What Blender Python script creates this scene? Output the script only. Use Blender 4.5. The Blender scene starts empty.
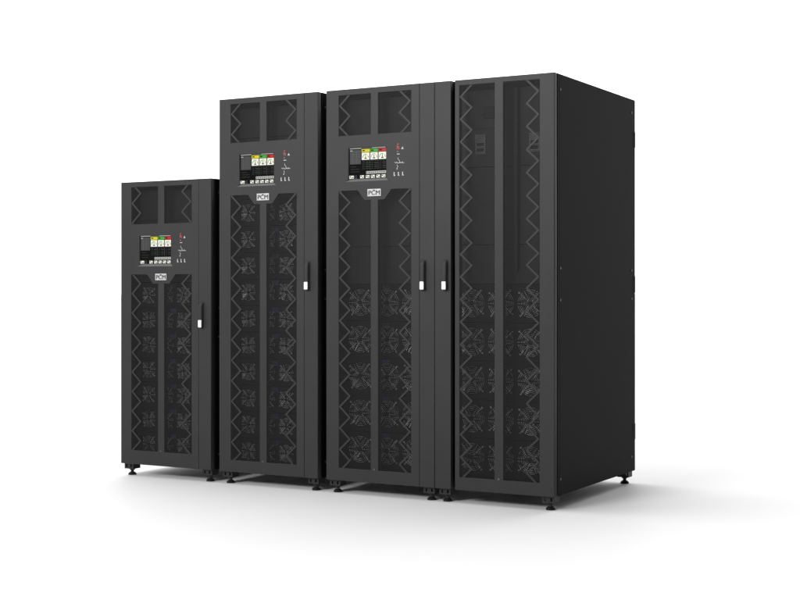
import bpy, bmesh, math, random
from mathutils import Vector, Matrix

scene = bpy.context.scene
COL = scene.collection
random.seed(4)

# ------------------------------------------------------------------ materials
def new_mat(name):
    m = bpy.data.materials.new(name)
    m.use_nodes = True
    nt = m.node_tree
    b = nt.nodes['Principled BSDF']
    return m, nt, b

def setp(b, **k):
    for key, v in k.items():
        b.inputs[key.replace('_', ' ')].default_value = v

def simple(name, col, rough=.5, spec=.5, metal=0., var=.0, scale=40, bump=0., bscale=900):
    m, nt, b = new_mat(name)
    setp(b, Base_Color=(*col, 1), Roughness=rough, Metallic=metal)
    b.inputs['Specular IOR Level'].default_value = spec
    tc = nt.nodes.new('ShaderNodeTexCoord')
    if var:
        n = nt.nodes.new('ShaderNodeTexNoise'); n.inputs['Scale'].default_value = scale
        n.inputs['Detail'].default_value = 5
        nt.links.new(tc.outputs['Object'], n.inputs['Vector'])
        mr = nt.nodes.new('ShaderNodeMapRange')
        mr.inputs['From Min'].default_value = .3; mr.inputs['From Max'].default_value = .7
        mr.inputs['To Min'].default_value = 1 - var; mr.inputs['To Max'].default_value = 1 + var
        nt.links.new(n.outputs['Fac'], mr.inputs['Value'])
        mx = nt.nodes.new('ShaderNodeMix'); mx.data_type = 'RGBA'; mx.blend_type = 'MULTIPLY'
        mx.inputs[0].default_value = 1
        mx.inputs[6].default_value = (*col, 1)
        nt.links.new(mr.outputs[0], mx.inputs[7])
        nt.links.new(mx.outputs[2], b.inputs['Base Color'])
    if bump:
        n2 = nt.nodes.new('ShaderNodeTexNoise'); n2.inputs['Scale'].default_value = bscale
        n2.inputs['Detail'].default_value = 2
        nt.links.new(tc.outputs['Object'], n2.inputs['Vector'])
        bp = nt.nodes.new('ShaderNodeBump'); bp.inputs['Strength'].default_value = bump
        bp.inputs['Distance'].default_value = .0006
        nt.links.new(n2.outputs['Fac'], bp.inputs['Height'])
        nt.links.new(bp.outputs[0], b.inputs['Normal'])
    return m

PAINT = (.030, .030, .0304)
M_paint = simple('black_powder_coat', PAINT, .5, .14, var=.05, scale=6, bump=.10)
M_paint_shaded = simple('black_coat_shaded', (.0085, .0085, .0087), .55, .03, var=.06, scale=4, bump=.10)  # black coat again, with the shade of the cabinet sides mixed into its colour
M_inner = simple('interior_coat', (.02, .02, .021), .6, .2, var=.08, scale=20)
M_panel = simple('module_face_coat', (.011, .011, .012), .5, .12, var=.08, scale=30)
M_blank = simple('blank_plate_coat', (.038, .038, .038), .55, .15, var=.06, scale=8)
M_plate = simple('grey_plate_coat', (.125, .122, .122), .5, .3, var=.06, scale=30)
M_wire = simple('plated_wire', (.36, .36, .355), .36, .4, metal=.3, var=.5, scale=75)
M_fan = simple('fan_plastic', (.008, .008, .0085), .5, .15, var=.1, scale=40)
M_rubber = simple('foot_rubber', (.010, .010, .010), .6, .2, var=.1, scale=60)
M_steel = simple('dark_steel', (.022, .022, .023), .45, .2, var=.1, scale=80)
M_screw = simple('screw_steel', (.085, .085, .085), .4, .3, var=.1, scale=200)
M_white = simple('white_plastic', (.78, .78, .77), .35, .5, var=.02, scale=60)
M_badge = simple('badge_enamel', (.43, .43, .427), .35, .4, var=.04, scale=200)
M_ink = simple('black_print', (.012, .012, .012), .5, .2, var=.1, scale=100)
M_print = simple('white_print', (.37, .37, .37), .5, .2, var=.05, scale=100)
M_redprint = simple('red_print', (.32, .06, .06), .5, .2, var=.05, scale=100)
M_blue = simple('blue_label', (.045, .05, .12), .35, .4, var=.15, scale=80)
M_glass = simple('black_screen_glass', (.004, .004, .004), .2, .06, var=.1, scale=50)
M_lip_lit = simple('bezel_coat_lit', (.085, .085, .086), .42, .35, var=.05, scale=30, bump=.05)  # paler than the door: light caught by the lip is put into the colour

def lit(name, col, s):
    m, nt, b = new_mat(name)
    setp(b, Base_Color=(.01, .01, .01, 1), Roughness=.3)
    b.inputs['Specular IOR Level'].default_value = .2
    b.inputs['Emission Color'].default_value = (*col, 1)
    b.inputs['Emission Strength'].default_value = s
    return m
E_white = lit('screen_white', (.95, .95, .86), .95)
E_pale = lit('screen_pale_text', (.62, .62, .6), .8)
E_yellow = lit('screen_yellow', (.80, .66, .01), .9)
E_green = lit('screen_green', (.05, .42, .03), .9)
E_red = lit('screen_red', (.55, .012, .012), .9)
E_grey = lit('screen_grey', (.05, .05, .053), .9)
E_greyl = lit('screen_grey_line', (.10, .10, .105), .9)
E_dgreen = lit('screen_dim_green', (.008, .02, .007), .8)
E_dred = lit('screen_dim_red', (.024, .006, .006), .8)

# perforated sheet: hexagonal holes pattern computed from object coordinates
def mesh_material():
    m, nt, b = new_mat('perforated_sheet')
    N, L = nt.nodes, nt.links
    setp(b, Base_Color=(*[c * .55 for c in PAINT], 1), Roughness=.55)
    b.inputs['Specular IOR Level'].default_value = .1
    tc = N.new('ShaderNodeTexCoord'); sx = N.new('ShaderNodeSeparateXYZ')
    L.new(tc.outputs['Object'], sx.inputs[0])
    P = .0078; Q = P * math.sqrt(3)
    def mth(op, a, bb=None):
        n = N.new('ShaderNodeMath'); n.operation = op
        for i, v in enumerate((a, bb)):
            if v is None: continue
            if isinstance(v, (int, float)): n.inputs[i].default_value = v
            else: L.new(v, n.inputs[i])
        return n.outputs[0]
    def lat(off):
        u = mth('MULTIPLY', mth('SUBTRACT', mth('FRACT', mth('ADD', mth('DIVIDE', sx.outputs['X'], P), off + 40)), .5), P)
        v = mth('MULTIPLY', mth('SUBTRACT', mth('FRACT', mth('ADD', mth('DIVIDE', sx.outputs['Z'], Q), off + 40)), .5), Q)
        return mth('ADD', mth('MULTIPLY', u, u), mth('MULTIPLY', v, v))
    d2 = mth('MINIMUM', lat(0.), lat(.5))
    hole = mth('LESS_THAN', d2, (P * .368) ** 2)
    tr = N.new('ShaderNodeBsdfTransparent'); mix = N.new('ShaderNodeMixShader')
    L.new(hole, mix.inputs[0]); L.new(b.outputs[0], mix.inputs[1]); L.new(tr.outputs[0], mix.inputs[2])
    L.new(mix.outputs[0], N['Material Output'].inputs['Surface'])
    return m
M_perf = mesh_material()

# floor
def floor_material():
    m, nt, b = new_mat('white_studio_floor')
    N, L = nt.nodes, nt.links
    tc = N.new('ShaderNodeTexCoord'); n = N.new('ShaderNodeTexNoise')
    n.inputs['Scale'].default_value = 1.5; n.inputs['Detail'].default_value = 4
    L.new(tc.outputs['Object'], n.inputs['Vector'])
    r = N.new('ShaderNodeMapRange'); r.inputs['To Min'].default_value = .87; r.inputs['To Max'].default_value = .89
    L.new(n.outputs['Fac'], r.inputs['Value'])
    cb = N.new('ShaderNodeCombineColor')
    for i in range(3): L.new(r.outputs[0], cb.inputs[i])
    L.new(cb.outputs[0], b.inputs['Base Color'])
    b.inputs['Roughness'].default_value = .6
    b.inputs['Specular IOR Level'].default_value = .1
    return m
M_floor = floor_material()

# ------------------------------------------------------------------ mesh helpers
def link(name, me, mats, parent=None, loc=None):
    o = bpy.data.objects.new(name, me); COL.objects.link(o)
    if not isinstance(mats, (list, tuple)): mats = [mats]
    for m in mats:
        if m is not None: me.materials.append(m)
    if parent: o.parent = parent
    if loc: o.location = loc
    return o

def obj(name, bm, mats, parent=None, loc=None, smooth=False):
    me = bpy.data.meshes.new(name)
    bmesh.ops.recalc_face_normals(bm, faces=bm.faces[:])
    bm.to_mesh(me); bm.free()
    if smooth:
        for p in me.polygons: p.use_smooth = True
    return link(name, me, mats, parent, loc)

def box(bm, x0, x1, y0, y1, z0, z1, mat=0, bev=0.):
    r = bmesh.ops.create_cube(bm, size=1)
    vs = r['verts']
    bmesh.ops.scale(bm, vec=(x1 - x0, y1 - y0, z1 - z0), verts=vs)
    bmesh.ops.translate(bm, vec=((x0 + x1) / 2, (y0 + y1) / 2, (z0 + z1) / 2), verts=vs)
    fs = set(f for v in vs for f in v.link_faces)
    for f in fs: f.material_index = mat
    if bev:
        es = set(e for v in vs for e in v.link_edges)
        rr = bmesh.ops.bevel(bm, geom=list(es), offset=bev, segments=2, affect='EDGES', profile=.6)
        for f in rr['faces']: f.material_index = mat

def cyl(bm, c, r, h, axis='Z', n=24, r2=None, mat=0):
    rot = {'Z': Matrix(), 'Y': Matrix.Rotation(math.pi / 2, 4, 'X'), 'X': Matrix.Rotation(math.pi / 2, 4, 'Y')}[axis]
    rr = bmesh.ops.create_cone(bm, cap_ends=True, segments=n, radius1=r, radius2=r if r2 is None else r2, depth=h,
                               matrix=Matrix.Translation(c) @ rot)
    for f in set(f for v in rr['verts'] for f in v.link_faces): f.material_index = mat

def quad(bm, pts, mat=0):
    f = bm.faces.new([bm.verts.new(p) for p in pts]); f.material_index = mat
    return f

def rectq(bm, x0, x1, z0, z1, y, mat=0):
    quad(bm, [(x0, y, z0), (x1, y, z0), (x1, y, z1), (x0, y, z1)], mat)

def sheet(name, polys, y0, y1, mat, parent=None, bev=.0012):
    """solid plate cut to the outlines given as (x, z) loops; inner loops are holes; spans y0..y1"""
    cu = bpy.data.curves.new(name, 'CURVE'); cu.dimensions = '2D'; cu.fill_mode = 'BOTH'
    for p in polys:
        s = cu.splines.new('POLY'); s.points.add(len(p) - 1)
        for q, (x, z) in zip(s.points, p): q.co = (x, z, 0, 1)
        s.use_cyclic_u = True
    t = (y1 - y0) / 2
    if bev: cu.bevel_depth = bev; cu.bevel_resolution = 1; cu.offset = -bev
    cu.extrude = t - bev
    tmp = bpy.data.objects.new('tmp', cu); COL.objects.link(tmp)
    bpy.context.view_layer.update()
    dg = bpy.context.evaluated_depsgraph_get()
    me = bpy.data.meshes.new_from_object(tmp.evaluated_get(dg))
    bpy.data.objects.remove(tmp)
    me.transform(Matrix.Translation((0, (y0 + y1) / 2, 0)) @ Matrix.Rotation(math.pi / 2, 4, 'X'))
    me.materials.clear()
    me.name = name
    return link(name, me, mat, parent)

def rect(x0, x1, z0, z1): return [(x0, z0), (x1, z0), (x1, z1), (x0, z1)]

def text_bm(txt, size):
    cu = bpy.data.curves.new('t', 'FONT'); cu.body = txt; cu.size = size; cu.extrude = .0003
    cu.align_x = 'CENTER'; cu.align_y = 'CENTER'
    tmp = bpy.data.objects.new('tmp', cu); COL.objects.link(tmp)
    bpy.context.view_layer.update()
    me = bpy.data.meshes.new_from_object(tmp.evaluated_get(bpy.context.evaluated_depsgraph_get()))
    bpy.data.objects.remove(tmp)
    me.transform(Matrix.Rotation(math.pi / 2, 4, 'X'))
    return me

def copy_tree(o, parent, loc):
    c = o.copy(); COL.objects.link(c); c.parent = parent; c.location = loc
    for ch in o.children:
        d = ch.copy(); COL.objects.link(d); d.parent = c
        if d.name.startswith('fan_guard'): d.rotation_euler = (0, math.radians(random.uniform(-6, 6)), 0)
    return c

# ------------------------------------------------------------------ shared measures (m)
W, D, ZB = .6, 1.0674, .0641
XL, XR = (.072, .253), (.294, .475)
PER = .1046

def zigzag(parent, xo, xi, z0, z1, zouter):
    """trim strip bent in a zigzag between the outer x and the inner x; zouter is the height of one outer corner"""
    half = PER / 2
    def xat(z):
        t = abs(((z - zouter) / half + 1) % 2 - 1)     # 0 at an outer corner, 1 at an inner one
        return xo + (xi - xo) * t
    zs = [z0]
    k = math.ceil((z0 - zouter) / half + 1e-4)
    while zouter + k * half < z1 - 1e-4:
        zs.append(zouter + k * half); k += 1
    zs.append(z1)
    h = .0070
    lo, hi = min(xo, xi) - .0058, max(xo, xi) + .0058
    a = [(xat(z) - h, z) for z in zs]; b = [(xat(z) + h, z) for z in zs]
    sheet('zigzag_trim', [a + b[::-1]], .0003, .0029, M_paint, parent, .0004)

# ------------------------------------------------------------------ fan modules (prototypes are the first ones placed)
def torus(bm, cx, cz, y, R, r, n=40, k=5, mat=0):
    ring = []
    for i in range(n):
        a = 2 * math.pi * i / n
        ring.append([bm.verts.new((cx + (R + r * math.cos(b)) * math.cos(a), y + r * math.sin(b),
                                   cz + (R + r * math.cos(b)) * math.sin(a)))
                     for b in (2 * math.pi * j / k for j in range(k))])
    for i in range(n):
        for j in range(k):
            f = bm.faces.new((ring[i][j], ring[(i + 1) % n][j], ring[(i + 1) % n][(j + 1) % k], ring[i][(j + 1) % k]))
            f.material_index = mat

def bar(bm, p, q, w, y0, y1, mat=0):
    p, q = Vector(p), Vector(q); d = (q - p).normalized(); n = Vector((-d.y, d.x)) * w / 2
    vs = [(p + n), (q + n), (q - n), (p - n)]
    a = [bm.verts.new((v.x, y0, v.y)) for v in vs]; b = [bm.verts.new((v.x, y1, v.y)) for v in vs]
    fs = [bm.faces.new(a), bm.faces.new(b[::-1])]
    for i in range(4): fs.append(bm.faces.new((a[i], b[i], b[(i + 1) % 4], a[(i + 1) % 4])))
    for f in fs: f.material_index = mat

def fan_mesh(R, rings):
    bm = bmesh.new()
    y = -.004
    for i in range(rings):
        torus(bm, 0, 0, y, R * (i + 1.6) / (rings + .6), .00125)
    for a in (45, 135, 225, 315):
        c, s = math.cos(math.radians(a)), math.sin(math.radians(a))
        bar(bm, (c * R * .2, s * R * .2), (c * R * 1.16, s * R * 1.16), .0032, y - .0025, y - .0005)
        cyl(bm, (c * R * 1.2, y, s * R * 1.2), .0042, .008, 'Y', 12)
    cyl(bm, (0, y - .001, 0), R * .2, .003, 'Y', 24, mat=1)
    # rotor behind the guard, in a round dark well
    cyl(bm, (0, .012, 0), R * .36, .016, 'Y', 24, mat=1)
    for i in range(7):
        a = 2 * math.pi * i / 7
        d = a + .62
        i0 = (R * .34 * math.cos(a), R * .34 * math.sin(a)); i1 = (R * .34 * math.cos(a + .55), R * .34 * math.sin(a + .55))
        o0 = (R * .96 * math.cos(d), R * .96 * math.sin(d)); o1 = (R * .96 * math.cos(d + .5), R * .96 * math.sin(d + .5))
        quad(bm, [(i0[0], .018, i0[1]), (o0[0], .019, o0[1]), (o1[0], .006, o1[1]), (i1[0], .005, i1[1])], 1)
    return bm

def circle(cx, cz, r, n=40): return [(cx + r * math.cos(2 * math.pi * i / n), cz + r * math.sin(2 * math.pi * i / n)) for i in range(n)]

FANS = {}
def module(kind, parent, loc):
    """a rack module with a row of guarded fans; origin at the middle of its face"""
    if kind in FANS:
        return copy_tree(FANS[kind], parent, loc)
    if kind == 'small':
        w, h, R, xs, rings = .47, .1325, .041, (-.172, -.050, .062, .176), 5
    else:
        w, h, R, xs, rings = .47, .178, .063, (-.15, 0., .15), 7
    o = sheet('power_module', [rect(-w / 2, w / 2, -h / 2 + .001, h / 2 - .001)] + [circle(x, 0, R + .003) for x in xs],
              0, .004, M_panel, parent, .0006)
    bm = bmesh.new(); bm.from_mesh(o.data)
    box(bm, -w / 2 + .004, w / 2 - .004, .03, .62, -h / 2 + .004, h / 2 - .004)
    for s in (-1, 1):       # pull tabs at both ends of the face
        box(bm, s * (w / 2 - .012) - .006, s * (w / 2 - .012) + .006, -.014, -.0005, -.03, .03, 0, .002)
    bm.to_mesh(o.data); bm.free()
    o.location = loc
    for x in xs:
        f = obj('fan_guard', fan_mesh(R, rings) if x == xs[0] else bmesh.new(), [M_wire, M_fan], o, (x, 0, 0))
        f.rotation_euler = (0, math.radians(random.uniform(-5, 5)), 0)
        if x == xs[0]: me = f.data
        else: f.data = me
    bm = bmesh.new()
    box(bm, -.028, .014, -.004, -.0005, h / 2 - .031, h / 2 - .006, 0, .001)
    box(bm, -.020, .000, -.0048, -.0042, h / 2 - .026, h / 2 - .012, 0)
    obj('status_display', bm, [M_blue], o)
    FANS[kind] = o
    return o

# ------------------------------------------------------------------ pieces of a cabinet
def shell(root, H, xl=-.0005):
    bm = bmesh.new()
    y0, y1 = .036, D - .012
    z0, z1 = ZB + .004, H - .002
    t = .028
    box(bm, .002, t, y0, y1, z0, z1, 0, .002); box(bm, W - t, W - .002, y0, y1, z0, z1, 0, .002)
    box(bm, t + .0005, W - t - .0005, y0 + .002, y1, z1 - .03, z1 - .001)
    box(bm, t + .0005, W - t - .0005, y0 + .002, y1, z0 + .001, z0 + .04)
    box(bm, t + .0005, W - t - .0005, y1 - .02, y1 - .002, z0 + .041, z1 - .031)
    for x0, x1 in ((.034, .062), (.538, .566)):       # rack posts
        box(bm, x0, x1, .09, .13, z0 + .041, z1 - .031)
    obj('cabinet_frame', bm, M_inner, root)
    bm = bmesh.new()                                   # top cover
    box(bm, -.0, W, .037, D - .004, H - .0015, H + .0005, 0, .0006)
    obj('top_cover', bm, M_paint_shaded, root)
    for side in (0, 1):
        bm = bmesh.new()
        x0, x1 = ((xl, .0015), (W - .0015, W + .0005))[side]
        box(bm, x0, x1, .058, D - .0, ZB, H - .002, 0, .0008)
        sp = obj('side_panel', bm, M_paint_shaded, root)
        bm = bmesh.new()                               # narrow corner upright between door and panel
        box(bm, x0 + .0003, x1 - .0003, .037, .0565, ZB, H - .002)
        obj('corner_upright', bm, M_paint_shaded, root)
        xs = xl - .0005 if side == 0 else W + .001
        for z in (H - .069, 1.093 if H > 1.8 else .9, .949 if H > 1.8 else .75, .139):
            for y in (.068, 1.015):
                bm = bmesh.new()
                cyl(bm, (0, 0, 0), .0058, .003, 'X', 16)
                box(bm, -.0022, .0022, -.0038, .0038, -.0009, .0009)
                obj('screw', bm, M_screw, sp, (xs, y, z))
        if side == 1:
            for za, zb in ((H - .243, H - .163), (.98, 1.065), (.224, .307)):
                bm = bmesh.new()
                box(bm, W + .0007, W + .0026, D - .022, D + .0005, za, zb, 0, .0006)
                obj('rear_hinge', bm, M_rubber, root)

def foot(root, x, y):
    sx = -1 if x < W / 2 else 1; sy = -1 if y < D / 2 else 1
    t = obj('levelling_foot', foot_bracket(), M_steel, root, (x, y, 0))
    t.scale = (1, 1, 1)
    bm = bmesh.new()
    cyl(bm, (0, 0, .0035), .0215, .007, n=28); cyl(bm, (0, 0, .0108), .0215, .0076, n=28, r2=.013)
    obj('foot_pad', bm, M_rubber, t, smooth=False)

def foot_bracket():
    bm = bmesh.new()
    cyl(bm, (0, 0, .040), .0085, .05, n=20)
    cyl(bm, (0, 0, .030), .0145, .008, n=6)
    # folded bracket with two slotted holes on the front
    z0, z1 = .034, ZB + .004
    x0, x1, y0, y1 = -.030, .030, -.028, .03
    box(bm, x0, x1, y0 + .003, y1, z0, z0 + .003)
    for xa, xb in ((x0, -.0195), (-.0105, .0005 + .010), (.0195, x1)):
        box(bm, xa, xb, y0, y0 + .0028, z0, z1)
    for xa, xb in ((-.0195, -.0105), (.0105, .0195)):
        box(bm, xa, xb, y0 + .0001, y0 + .0027, z0, z0 + .008); box(bm, xa, xb, y0 + .0001, y0 + .0027, z1 - .012, z1)
    box(bm, x0, x0 + .0028, y0 + .003, y1, z0 + .0031, z1); box(bm, x1 - .0028, x1, y0 + .003, y1, z0 + .0031, z1)
    return bm

def handle(root, x, ztop, zbot):
    bm = bmesh.new()
    # recessed plate, then a lever that swells a little toward its top
    box(bm, x - .003, x + .0275, -.0018, .0005, zbot - .004, ztop + .004, 0, .0008)
    n = 14
    prof = []
    for i in range(n + 1):
        t = i / n
        z = zbot + (ztop - zbot) * t
        d = .0175 + .002 * math.sin(math.pi * t)
        if t > .9: d *= 1 - (t - .9) * 6.5
        wv = .0105 + .0012 * t
        if t > .95: wv *= .9
        prof.append((z, d, wv))
    rows = []
    xc = x + .011
    for z, d, wv in prof:
        rows.append([bm.verts.new(p) for p in ((xc - wv, -.002, z), (xc - wv, -d + .004, z), (xc - wv + .004, -d, z),
                                               (xc + wv - .004, -d, z), (xc + wv, -d + .004, z), (xc + wv, -.002, z))])
    for a, b in zip(rows, rows[1:]):
        for i in range(5): bm.faces.new((a[i], a[i + 1], b[i + 1], b[i]))
    bm.faces.new(rows[0][::-1]); bm.faces.new(rows[-1])
    h = obj('door_handle', bm, M_paint, root)
    bm = bmesh.new()
    box(bm, x + .0005, x + .0215, -.0215, -.0168, zbot + .003, zbot + .041, 0, .004)
    obj('lock_button', bm, M_white, h)

def badge(parent, zc):
    xc = .2735
    bm = bmesh.new()
    box(bm, xc - .037, xc + .037, -.003, -.0003, zc - .0175, zc + .0175, 0, .0012)
    me = text_bm('PCM', .040)
    xs = [v.co.x for v in me.vertices]; zs = [v.co.z for v in me.vertices]
    sx = .062 / (max(xs) - min(xs)); sz = .0215 / (max(zs) - min(zs))
    mx = (max(xs) + min(xs)) / 2; mz = (max(zs) + min(zs)) / 2
    me.transform(Matrix.Translation((xc, -.0033, zc - .001)) @ Matrix.Diagonal((sx, 1, sz, 1)) @ Matrix.Translation((-mx, 0, -mz)))
    for p in me.polygons: p.material_index = 1
    bm.from_mesh(me)
    me.transform(Matrix.Translation((.0011, -.0001, .0003))); bm.from_mesh(me)   # heavier strokes
    quad(bm, [(xc - .006, -.0039, zc + .0135), (xc, -.0039, zc + .0065), (xc + .006, -.0039, zc + .0135)], 1)
    bm2 = bm
    obj('badge', bm2, [M_badge, M_ink], parent)

def display(root, H):
    X0, X1, Z0, Z1 = .109, .351, H - .4515, H - .272          # opening in the door
    x0, x1, z0, z1 = .128, .338, H - .438, H - .288          # the glass
    e = .0002
    yb = .0085
    bm = bmesh.new()
    A = (X0 + e, .0002, Z0 + e); B = (X1 - e, .0002, Z0 + e)
    xa, xb = x0 - .0003, x1 + .0003
    Cq = (xa, yb, z0); Dq = (xb, yb, z0); E_ = (xb, yb, z1 + .0003); F = (xa, yb, z1 + .0003)
    A2, B2 = (xa, .0004, z0), (xb, .0004, z0); E2, F2 = (xb, .0004, z1 + .0003), (xa, .0004, z1 + .0003)
    quad(bm, [A, B, Dq, Cq])                               # sloping lower lip
    bm.faces.new([bm.verts.new(p) for p in (A, Cq, A2)]); bm.faces.new([bm.verts.new(p) for p in (B, B2, Dq)])
    quad(bm, [Cq, Dq, E_, F])
    quad(bm, [A2, Cq, F, F2]); quad(bm, [B2, E2, E_, Dq]); quad(bm, [F2, F, E_, E2])
    bmesh.ops.remove_doubles(bm, verts=bm.verts[:], dist=1e-5)
    d = obj('display_unit', bm, M_lip_lit, root)
    # touch screen
    bm = bmesh.new()
    box(bm, x0 + .0005, x1 - .0005, .0062, .0084, z0 + .0005, z1 - .0005)
    ww, hh = x1 - x0, z1 - z0
    def R(u0, u1, v0, v1, m, lay=0):
        rectq(bm, x0 + u0 * ww, x0 + u1 * ww, z1 - v1 * hh, z1 - v0 * hh, .0059 - .0003 * lay, m)
    WH, PA, YE, GR, RE, GY, GL, DG, DR = 1, 2, 3, 4, 5, 6, 7, 8, 9
    R(.02, .98, .005, .035, GL, 0); R(.02, .33, .008, .028, PA, 1); R(.62, .97, .008, .026, PA, 1)
    R(.02, .315, .06, .525, GY)
    for v in (.12, .2, .28, .36, .44): R(.04, .295, v, v + .006, GL, 1)
    R(.09, .1, .07, .51, GL, 1); R(.2, .207, .07, .51, GL, 1)
    R(.03, .09, .075, .1, PA, 2)
    cols = ((.335, .555, YE), (.565, .775, GR), (.785, .995, RE))
    for a, b, m in cols:
        R(a, b, .05, .15, m)
        R(a + .02, a + .09, .08, .115, 0, 1)
        R(a + .005, b - .008, .165, .395, WH)
        cx = (a + b) / 2
        # dial: coloured arc, needle, hub
        rx, rz = .085, .13; cz = .335
        seg = 12
        for k in range(seg):
            t0, t1 = math.pi * (1 - k / seg), math.pi * (1 - (k + 1) / seg)
            mm = GR if k < 7 else (YE if k < 10 else RE)
            pts = []
            for t, q in ((t0, 1), (t1, 1), (t1, .82), (t0, .82)):
                pts.append((x0 + (cx + rx * q * math.cos(t)) * ww, .0053, z1 - (cz - rz * q * math.sin(t)) * hh))
            quad(bm, pts, mm)
        R(cx - .03, cx + .03, .335, .365, 0, 2); R(cx - .008, cx + .008, .25, .335, 0, 2)
        # table of readings
        for r, v in enumerate((.43, .49, .55, .61, .67)):
            R(a + .02, a + .085, v, v + .018, DG if m != RE else DR, 1)
            R(a + .11, b - .02, v, v + .018, (DG, GY)[r % 2], 1)
        R(b, b + .006, .40, .72, GL, 0)
    for v in (.60, .68, .76): R(.04, .2 + .08 * (v > .65), v, v + .016, (DG, DR, DG)[int((v - .6) * 12.6)], 1)
    R(.46, .99, .765, .85, PA)
    for k in range(9): R(.475 + .057 * k, .475 + .057 * k + .013, .785, .835, 0, 1)
    R(.47, .98, .80, .808, 0, 1)
    for a, b in ((.0, .13), (.16, .21), (.29, .40), (.44, .55), (.58, .69), (.72, .83), (.86, .97)):
        R(a + .008, b, .89, .985, WH if b != .21 else GL)
        R(a + .02, a + .05, .905, .94, 0, 1); R(b - .035, b - .012, .93, .97, 0, 1); R(a + .055, b - .04, .95, .97, GY, 1)
    obj('touch_screen', bm, [M_glass, E_white, E_pale, E_yellow, E_green, E_red, E_grey, E_greyl, E_dgreen, E_dred], d)
    # printed status mimic beside the screen
    bm = bmesh.new()
    y = -.0006
    def P(xa, xb, za, zb, m=0): rectq(bm, xa, xb, H - zb, H - za, y, m)
    def ln(p, q, m=0, w=.0022):
        bar(bm, (p[0], H - p[1]), (q[0], H - q[1]), w, y, y + .0004, m)
    bm = bmesh.new()
    P(.400, .408, .279, .284, 1); P(.398, .402, .287, .305, 1); P(.402, .410, .292, .296, 1); P(.407, .411, .296, .307, 1)
    obj('alarm_lamp', bm, [M_print, M_redprint], d); bm = bmesh.new()
    P(.424, .433, .299, .304); P(.4265, .4305, .295, .299); P(.422, .435, .304, .306)
    obj('bell_symbol', bm, [M_print, M_redprint], d); bm = bmesh.new()
    P(.400, .404, .315, .318); P(.398, .414, .327, .3305)
    ln((.404, .345), (.404, .353)); ln((.404, .353), (.412, .359)); ln((.412, .359), (.412, .366))
    ln((.386, .366), (.394, .372)); ln((.394, .372), (.398, .366)); ln((.398, .366), (.404, .374)); ln((.404, .371), (.438, .371))
    P(.412, .418, .366, .369); P(.424, .430, .366, .369)
    ln((.398, .380), (.404, .388)); ln((.404, .388), (.398, .395)); P(.396, .402, .397, .401)
    obj('status_mimic', bm, [M_print, M_redprint], d); bm = bmesh.new()
    for xx in (.384, .407, .430):
        P(xx - .0035, xx + .0015, .414, .432); P(xx + .0015, xx + .005, .4275, .432)
    obj('legend_marks', bm, [M_print], d)

def std_cabinet(name, X, H, label, kind, zlow, zig_hi, zig_lo, lever, rows, pitch, z_first):
    root = bpy.data.objects.new(name, None); COL.objects.link(root)
    root.empty_display_size = .2
    root.location = (X, 0, 0)
    root['label'] = label; root['category'] = 'power cabinet'; root['group'] = 'black power cabinets standing in a row'
    shell(root, H)
    # door
    zt0, zt1 = H - .226, H - .0285
    zn1, zn0 = H - .4945, H - .543
    xc2 = .2735 * 2
    lowL = [(XL[0], zlow), (XL[1], zlow), (XL[1], zn0), (.218, zn0), (.179, zn1), (XL[0], zn1)]
    lowR = [(xc2 - x, z) for x, z in lowL][::-1]
    wins = [rect(*XL, zt0, zt1), rect(*XR, zt0, zt1), lowL, lowR]
    disp = [(.109, H - .4515), (.351, H - .4515), (.3385, H - .438), (.3385, H - .2875), (.1275, H - .2875), (.1275, H - .438)]
    door = sheet('front_door', [rect(.0008, .5194, ZB, H)] + wins + [disp], 0, .030, M_paint, root, .0018)
    def inset(p, e=.0004):
        cx = sum(q[0] for q in p) / len(p); cz = sum(q[1] for q in p) / len(p)
        return [(x + (e if x < cx else -e), z + (e if z < cz else -e)) for x, z in p]
    for w in wins:
        sheet('perforated_mesh', [inset(w)], .0030, .0042, M_perf, door, 0)
    for xo, xi in ((.0785, .1345), (xc2 - .0785, xc2 - .1345)):
        zigzag(door, xo, xi, zt0 + .0006, zt1 - .0006, zig_hi)
        zigzag(door, xo, xi, zlow + .0006, zn1 - .0006, zig_lo)
    badge(door, H - .5075)
    bm = bmesh.new(); cyl(bm, (.2735, -.001, zlow + .004), .005, .003, 'Y', 16)
    obj('door_screw', bm, M_screw, door)
    display(root, H)
    # closing strip with the lever
    strip = sheet('latch_strip', [rect(.5208, .5996, ZB, H)], 0, .030, M_paint, root, .0018)
    handle(root, .531, *lever)
    for x, y in ((.0388, .0478), (W - .0388, .0478), (.0388, D - .0478), (W - .0388, D - .0478)): foot(root, x, y)
    ztop = z_first + pitch * (rows - 1)
    for r in range(rows): module(kind, root, (.3, .082, z_first + pitch * r))
    blanks(root, ztop + pitch / 2 + .002, H - .04)
    return root

def blanks(root, z0, z1):
    n = max(1, round((z1 - z0) / .178)); h = (z1 - z0) / n
    for k in range(n):
        bm = bmesh.new()
        box(bm, .065, .535, .083, .086, z0 + h * k + .001, z0 + h * (k + 1) - .001, 0, .001)
        for x in (.075, .525):
            for dz in (.02, h - .02): cyl(bm, (x, .0815, z0 + h * k + dz), .004, .003, 'Y', 10)
        obj('blank_plate', bm, M_blank, root)

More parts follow.
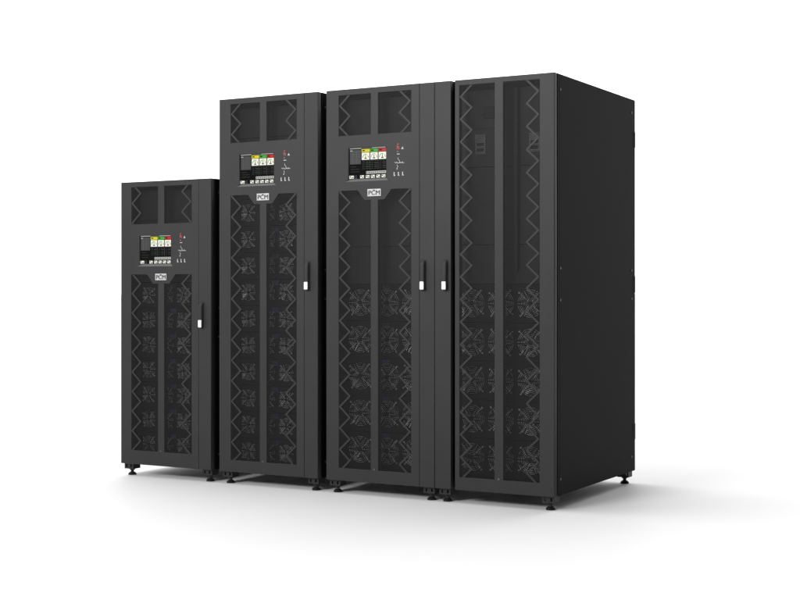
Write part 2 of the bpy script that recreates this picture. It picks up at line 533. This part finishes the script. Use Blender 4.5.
G = 'black power cabinets standing in a row'
HT, HS = 1.9702, 1.5696
std_cabinet('power_cabinet', -1.3009, HS,
            'shortest black power cabinet at the left end of the row, with a lit screen', 'small', .139,
            1.4549, .9744, (.928, .797), 7, .1333, .166)
std_cabinet('power_cabinet', -.6488, HT,
            'tall black cabinet with a lit screen standing beside the short cabinet', 'small', .125,
            1.8915, 1.3665, (1.134, .993), 10, .1359, .166)
std_cabinet('power_cabinet', 0., HT,
            'tall black cabinet with a lit screen, standing against the cabinet without a screen', 'large', .126,
            1.8915, 1.3665, (1.134, .993), 5, .180, .212)

# right-hand cabinet: no screen, full-height perforated door, latch strip on the left
def plain_cabinet(X, H):
    root = bpy.data.objects.new('power_cabinet', None); COL.objects.link(root)
    root.empty_display_size = .2
    root.location = (X, 0, 0)
    root['label'] = 'black cabinet without a screen at the right end, with full height perforated door'
    root['category'] = 'power cabinet'; root['group'] = G
    shell(root, H, -.0058)
    sheet('latch_strip', [rect(-.0052, .079, ZB, H)], 0, .030, M_paint, root, .0018)
    handle(root, .0405, 1.134, .993)
    a, b = (.124, .304), (.348, .528)
    z0, z1 = .124, H - .0255
    wins = [rect(*a, z0, z1), rect(*b, z0, z1)]
    door = sheet('front_door', [rect(.1005, .5992, ZB, H)] + wins, 0, .030, M_paint, root, .0018)
    for w in wins:
        x0, x1 = w[0][0] + .0004, w[1][0] - .0004
        sheet('perforated_mesh', [rect(x0, x1, z0 + .0004, z1 - .0004)], .0030, .0042, M_perf, door, 0)
    for xo, xi in ((.1305, .187), (.652 - .1305, .652 - .187)):
        zigzag(door, xo, xi, z0 + .0006, z1 - .0006, 1.8915)
    bm = bmesh.new(); cyl(bm, (.326, -.001, z0 + .004), .005, .003, 'Y', 16)
    obj('door_screw', bm, M_screw, door)
    for x, y in ((.0388, .0478), (W - .0388, .0478), (.0388, D - .0478), (W - .0388, D - .0478)): foot(root, x, y)
    for r in range(5): module('large', root, (.3, .082, .212 + .18 * r))
    blanks(root, .212 + .18 * 4.5 + .002, H - .04)
    # two grey breaker plates and a dark cover on the blank plates
    for x0, x1, za, zb in ((.168, .222, 1.628, 1.72), (.442, .497, 1.628, 1.716)):
        bm = bmesh.new()
        box(bm, x0, x1, .0765, .0815, za, zb, 0, .0012)
        for q in (.012, .037): box(bm, x0 + .009, x1 - .009, .0745, .0767, za + q, za + q + .016, 1, .0008)
        box(bm, x0 + .006, x0 + .014, .0745, .0767, zb - .03, zb - .018, 0)
        obj('breaker_plate', bm, [M_plate, M_panel], root)
    bm = bmesh.new(); box(bm, .211, .266, .0735, .0815, 1.792, 1.848, 0, .002)
    obj('cover_box', bm, M_fan, root)
    bm = bmesh.new(); box(bm, .372, .392, .060, .0805, 1.08, H - .045, 0, .002)  # added dark bar, stands in for the shadow line of a post
    obj('post_shadow_bar', bm, M_inner, root)
    return root
plain_cabinet(.607, HT)

# ------------------------------------------------------------------ floor
bm = bmesh.new()
quad(bm, [(-150, -60, 0), (150, -60, 0), (150, 240, 0), (-150, 240, 0)])
fl = obj('floor', bm, M_floor); fl['kind'] = 'structure'

# ------------------------------------------------------------------ light: bright studio behind, dimmer towards the viewer
wd = bpy.data.worlds.new('World'); scene.world = wd; wd.use_nodes = True
nt = wd.node_tree; N, L = nt.nodes, nt.links
bg = N['Background']; tc = N.new('ShaderNodeTexCoord'); dp = N.new('ShaderNodeVectorMath'); dp.operation = 'DOT_PRODUCT'
L.new(tc.outputs['Generated'], dp.inputs[0])
dv = Vector((-.78, .54, .27)).normalized(); dp.inputs[1].default_value = dv
mr = N.new('ShaderNodeMapRange'); mr.interpolation_type = 'SMOOTHSTEP'
mr.inputs['From Min'].default_value = -.1; mr.inputs['From Max'].default_value = .6
mr.inputs['To Min'].default_value = .14; mr.inputs['To Max'].default_value = 2.3
L.new(dp.outputs['Value'], mr.inputs['Value'])
bg.inputs['Color'].default_value = (1, 1, 1, 1)
L.new(mr.outputs[0], bg.inputs['Strength'])

def area(name, loc, target, sx, sy, power, spread=180):
    l = bpy.data.lights.new(name, 'AREA'); l.shape = 'RECTANGLE'; l.size = sx; l.size_y = sy; l.energy = power; l.spread = math.radians(spread)
    o = bpy.data.objects.new(name, l); COL.objects.link(o); o.location = loc
    o.rotation_euler = (Vector(target) - Vector(loc)).to_track_quat('-Z', 'Y').to_euler()
    return o
area('key_softbox', (-1.0, -6.2, 3.4), (.1, 0, 2.3), 2.4, 1.4, 87, 75)

# ------------------------------------------------------------------ camera
cam = bpy.data.cameras.new('camera'); co = bpy.data.objects.new('camera', cam); COL.objects.link(co)
co.location = (3.6046, -5.7159, .9994)
co.rotation_euler = (math.pi / 2, 0, .509)
cam.sensor_width = 36; cam.lens = 1375.095 / 800 * 36
cam.shift_y = -(300 - 288.812) / 800
cam.clip_end = 1000; cam.clip_start = .05
scene.camera = co

vs = scene.view_settings
vs.view_transform = 'Standard'; vs.look = 'None'; vs.exposure = 0; vs.gamma = 1; vs.use_curve_mapping = False
scene.render.engine = 'CYCLES'
scene.cycles.transparent_max_bounces = 24
scene.cycles.max_bounces = 8
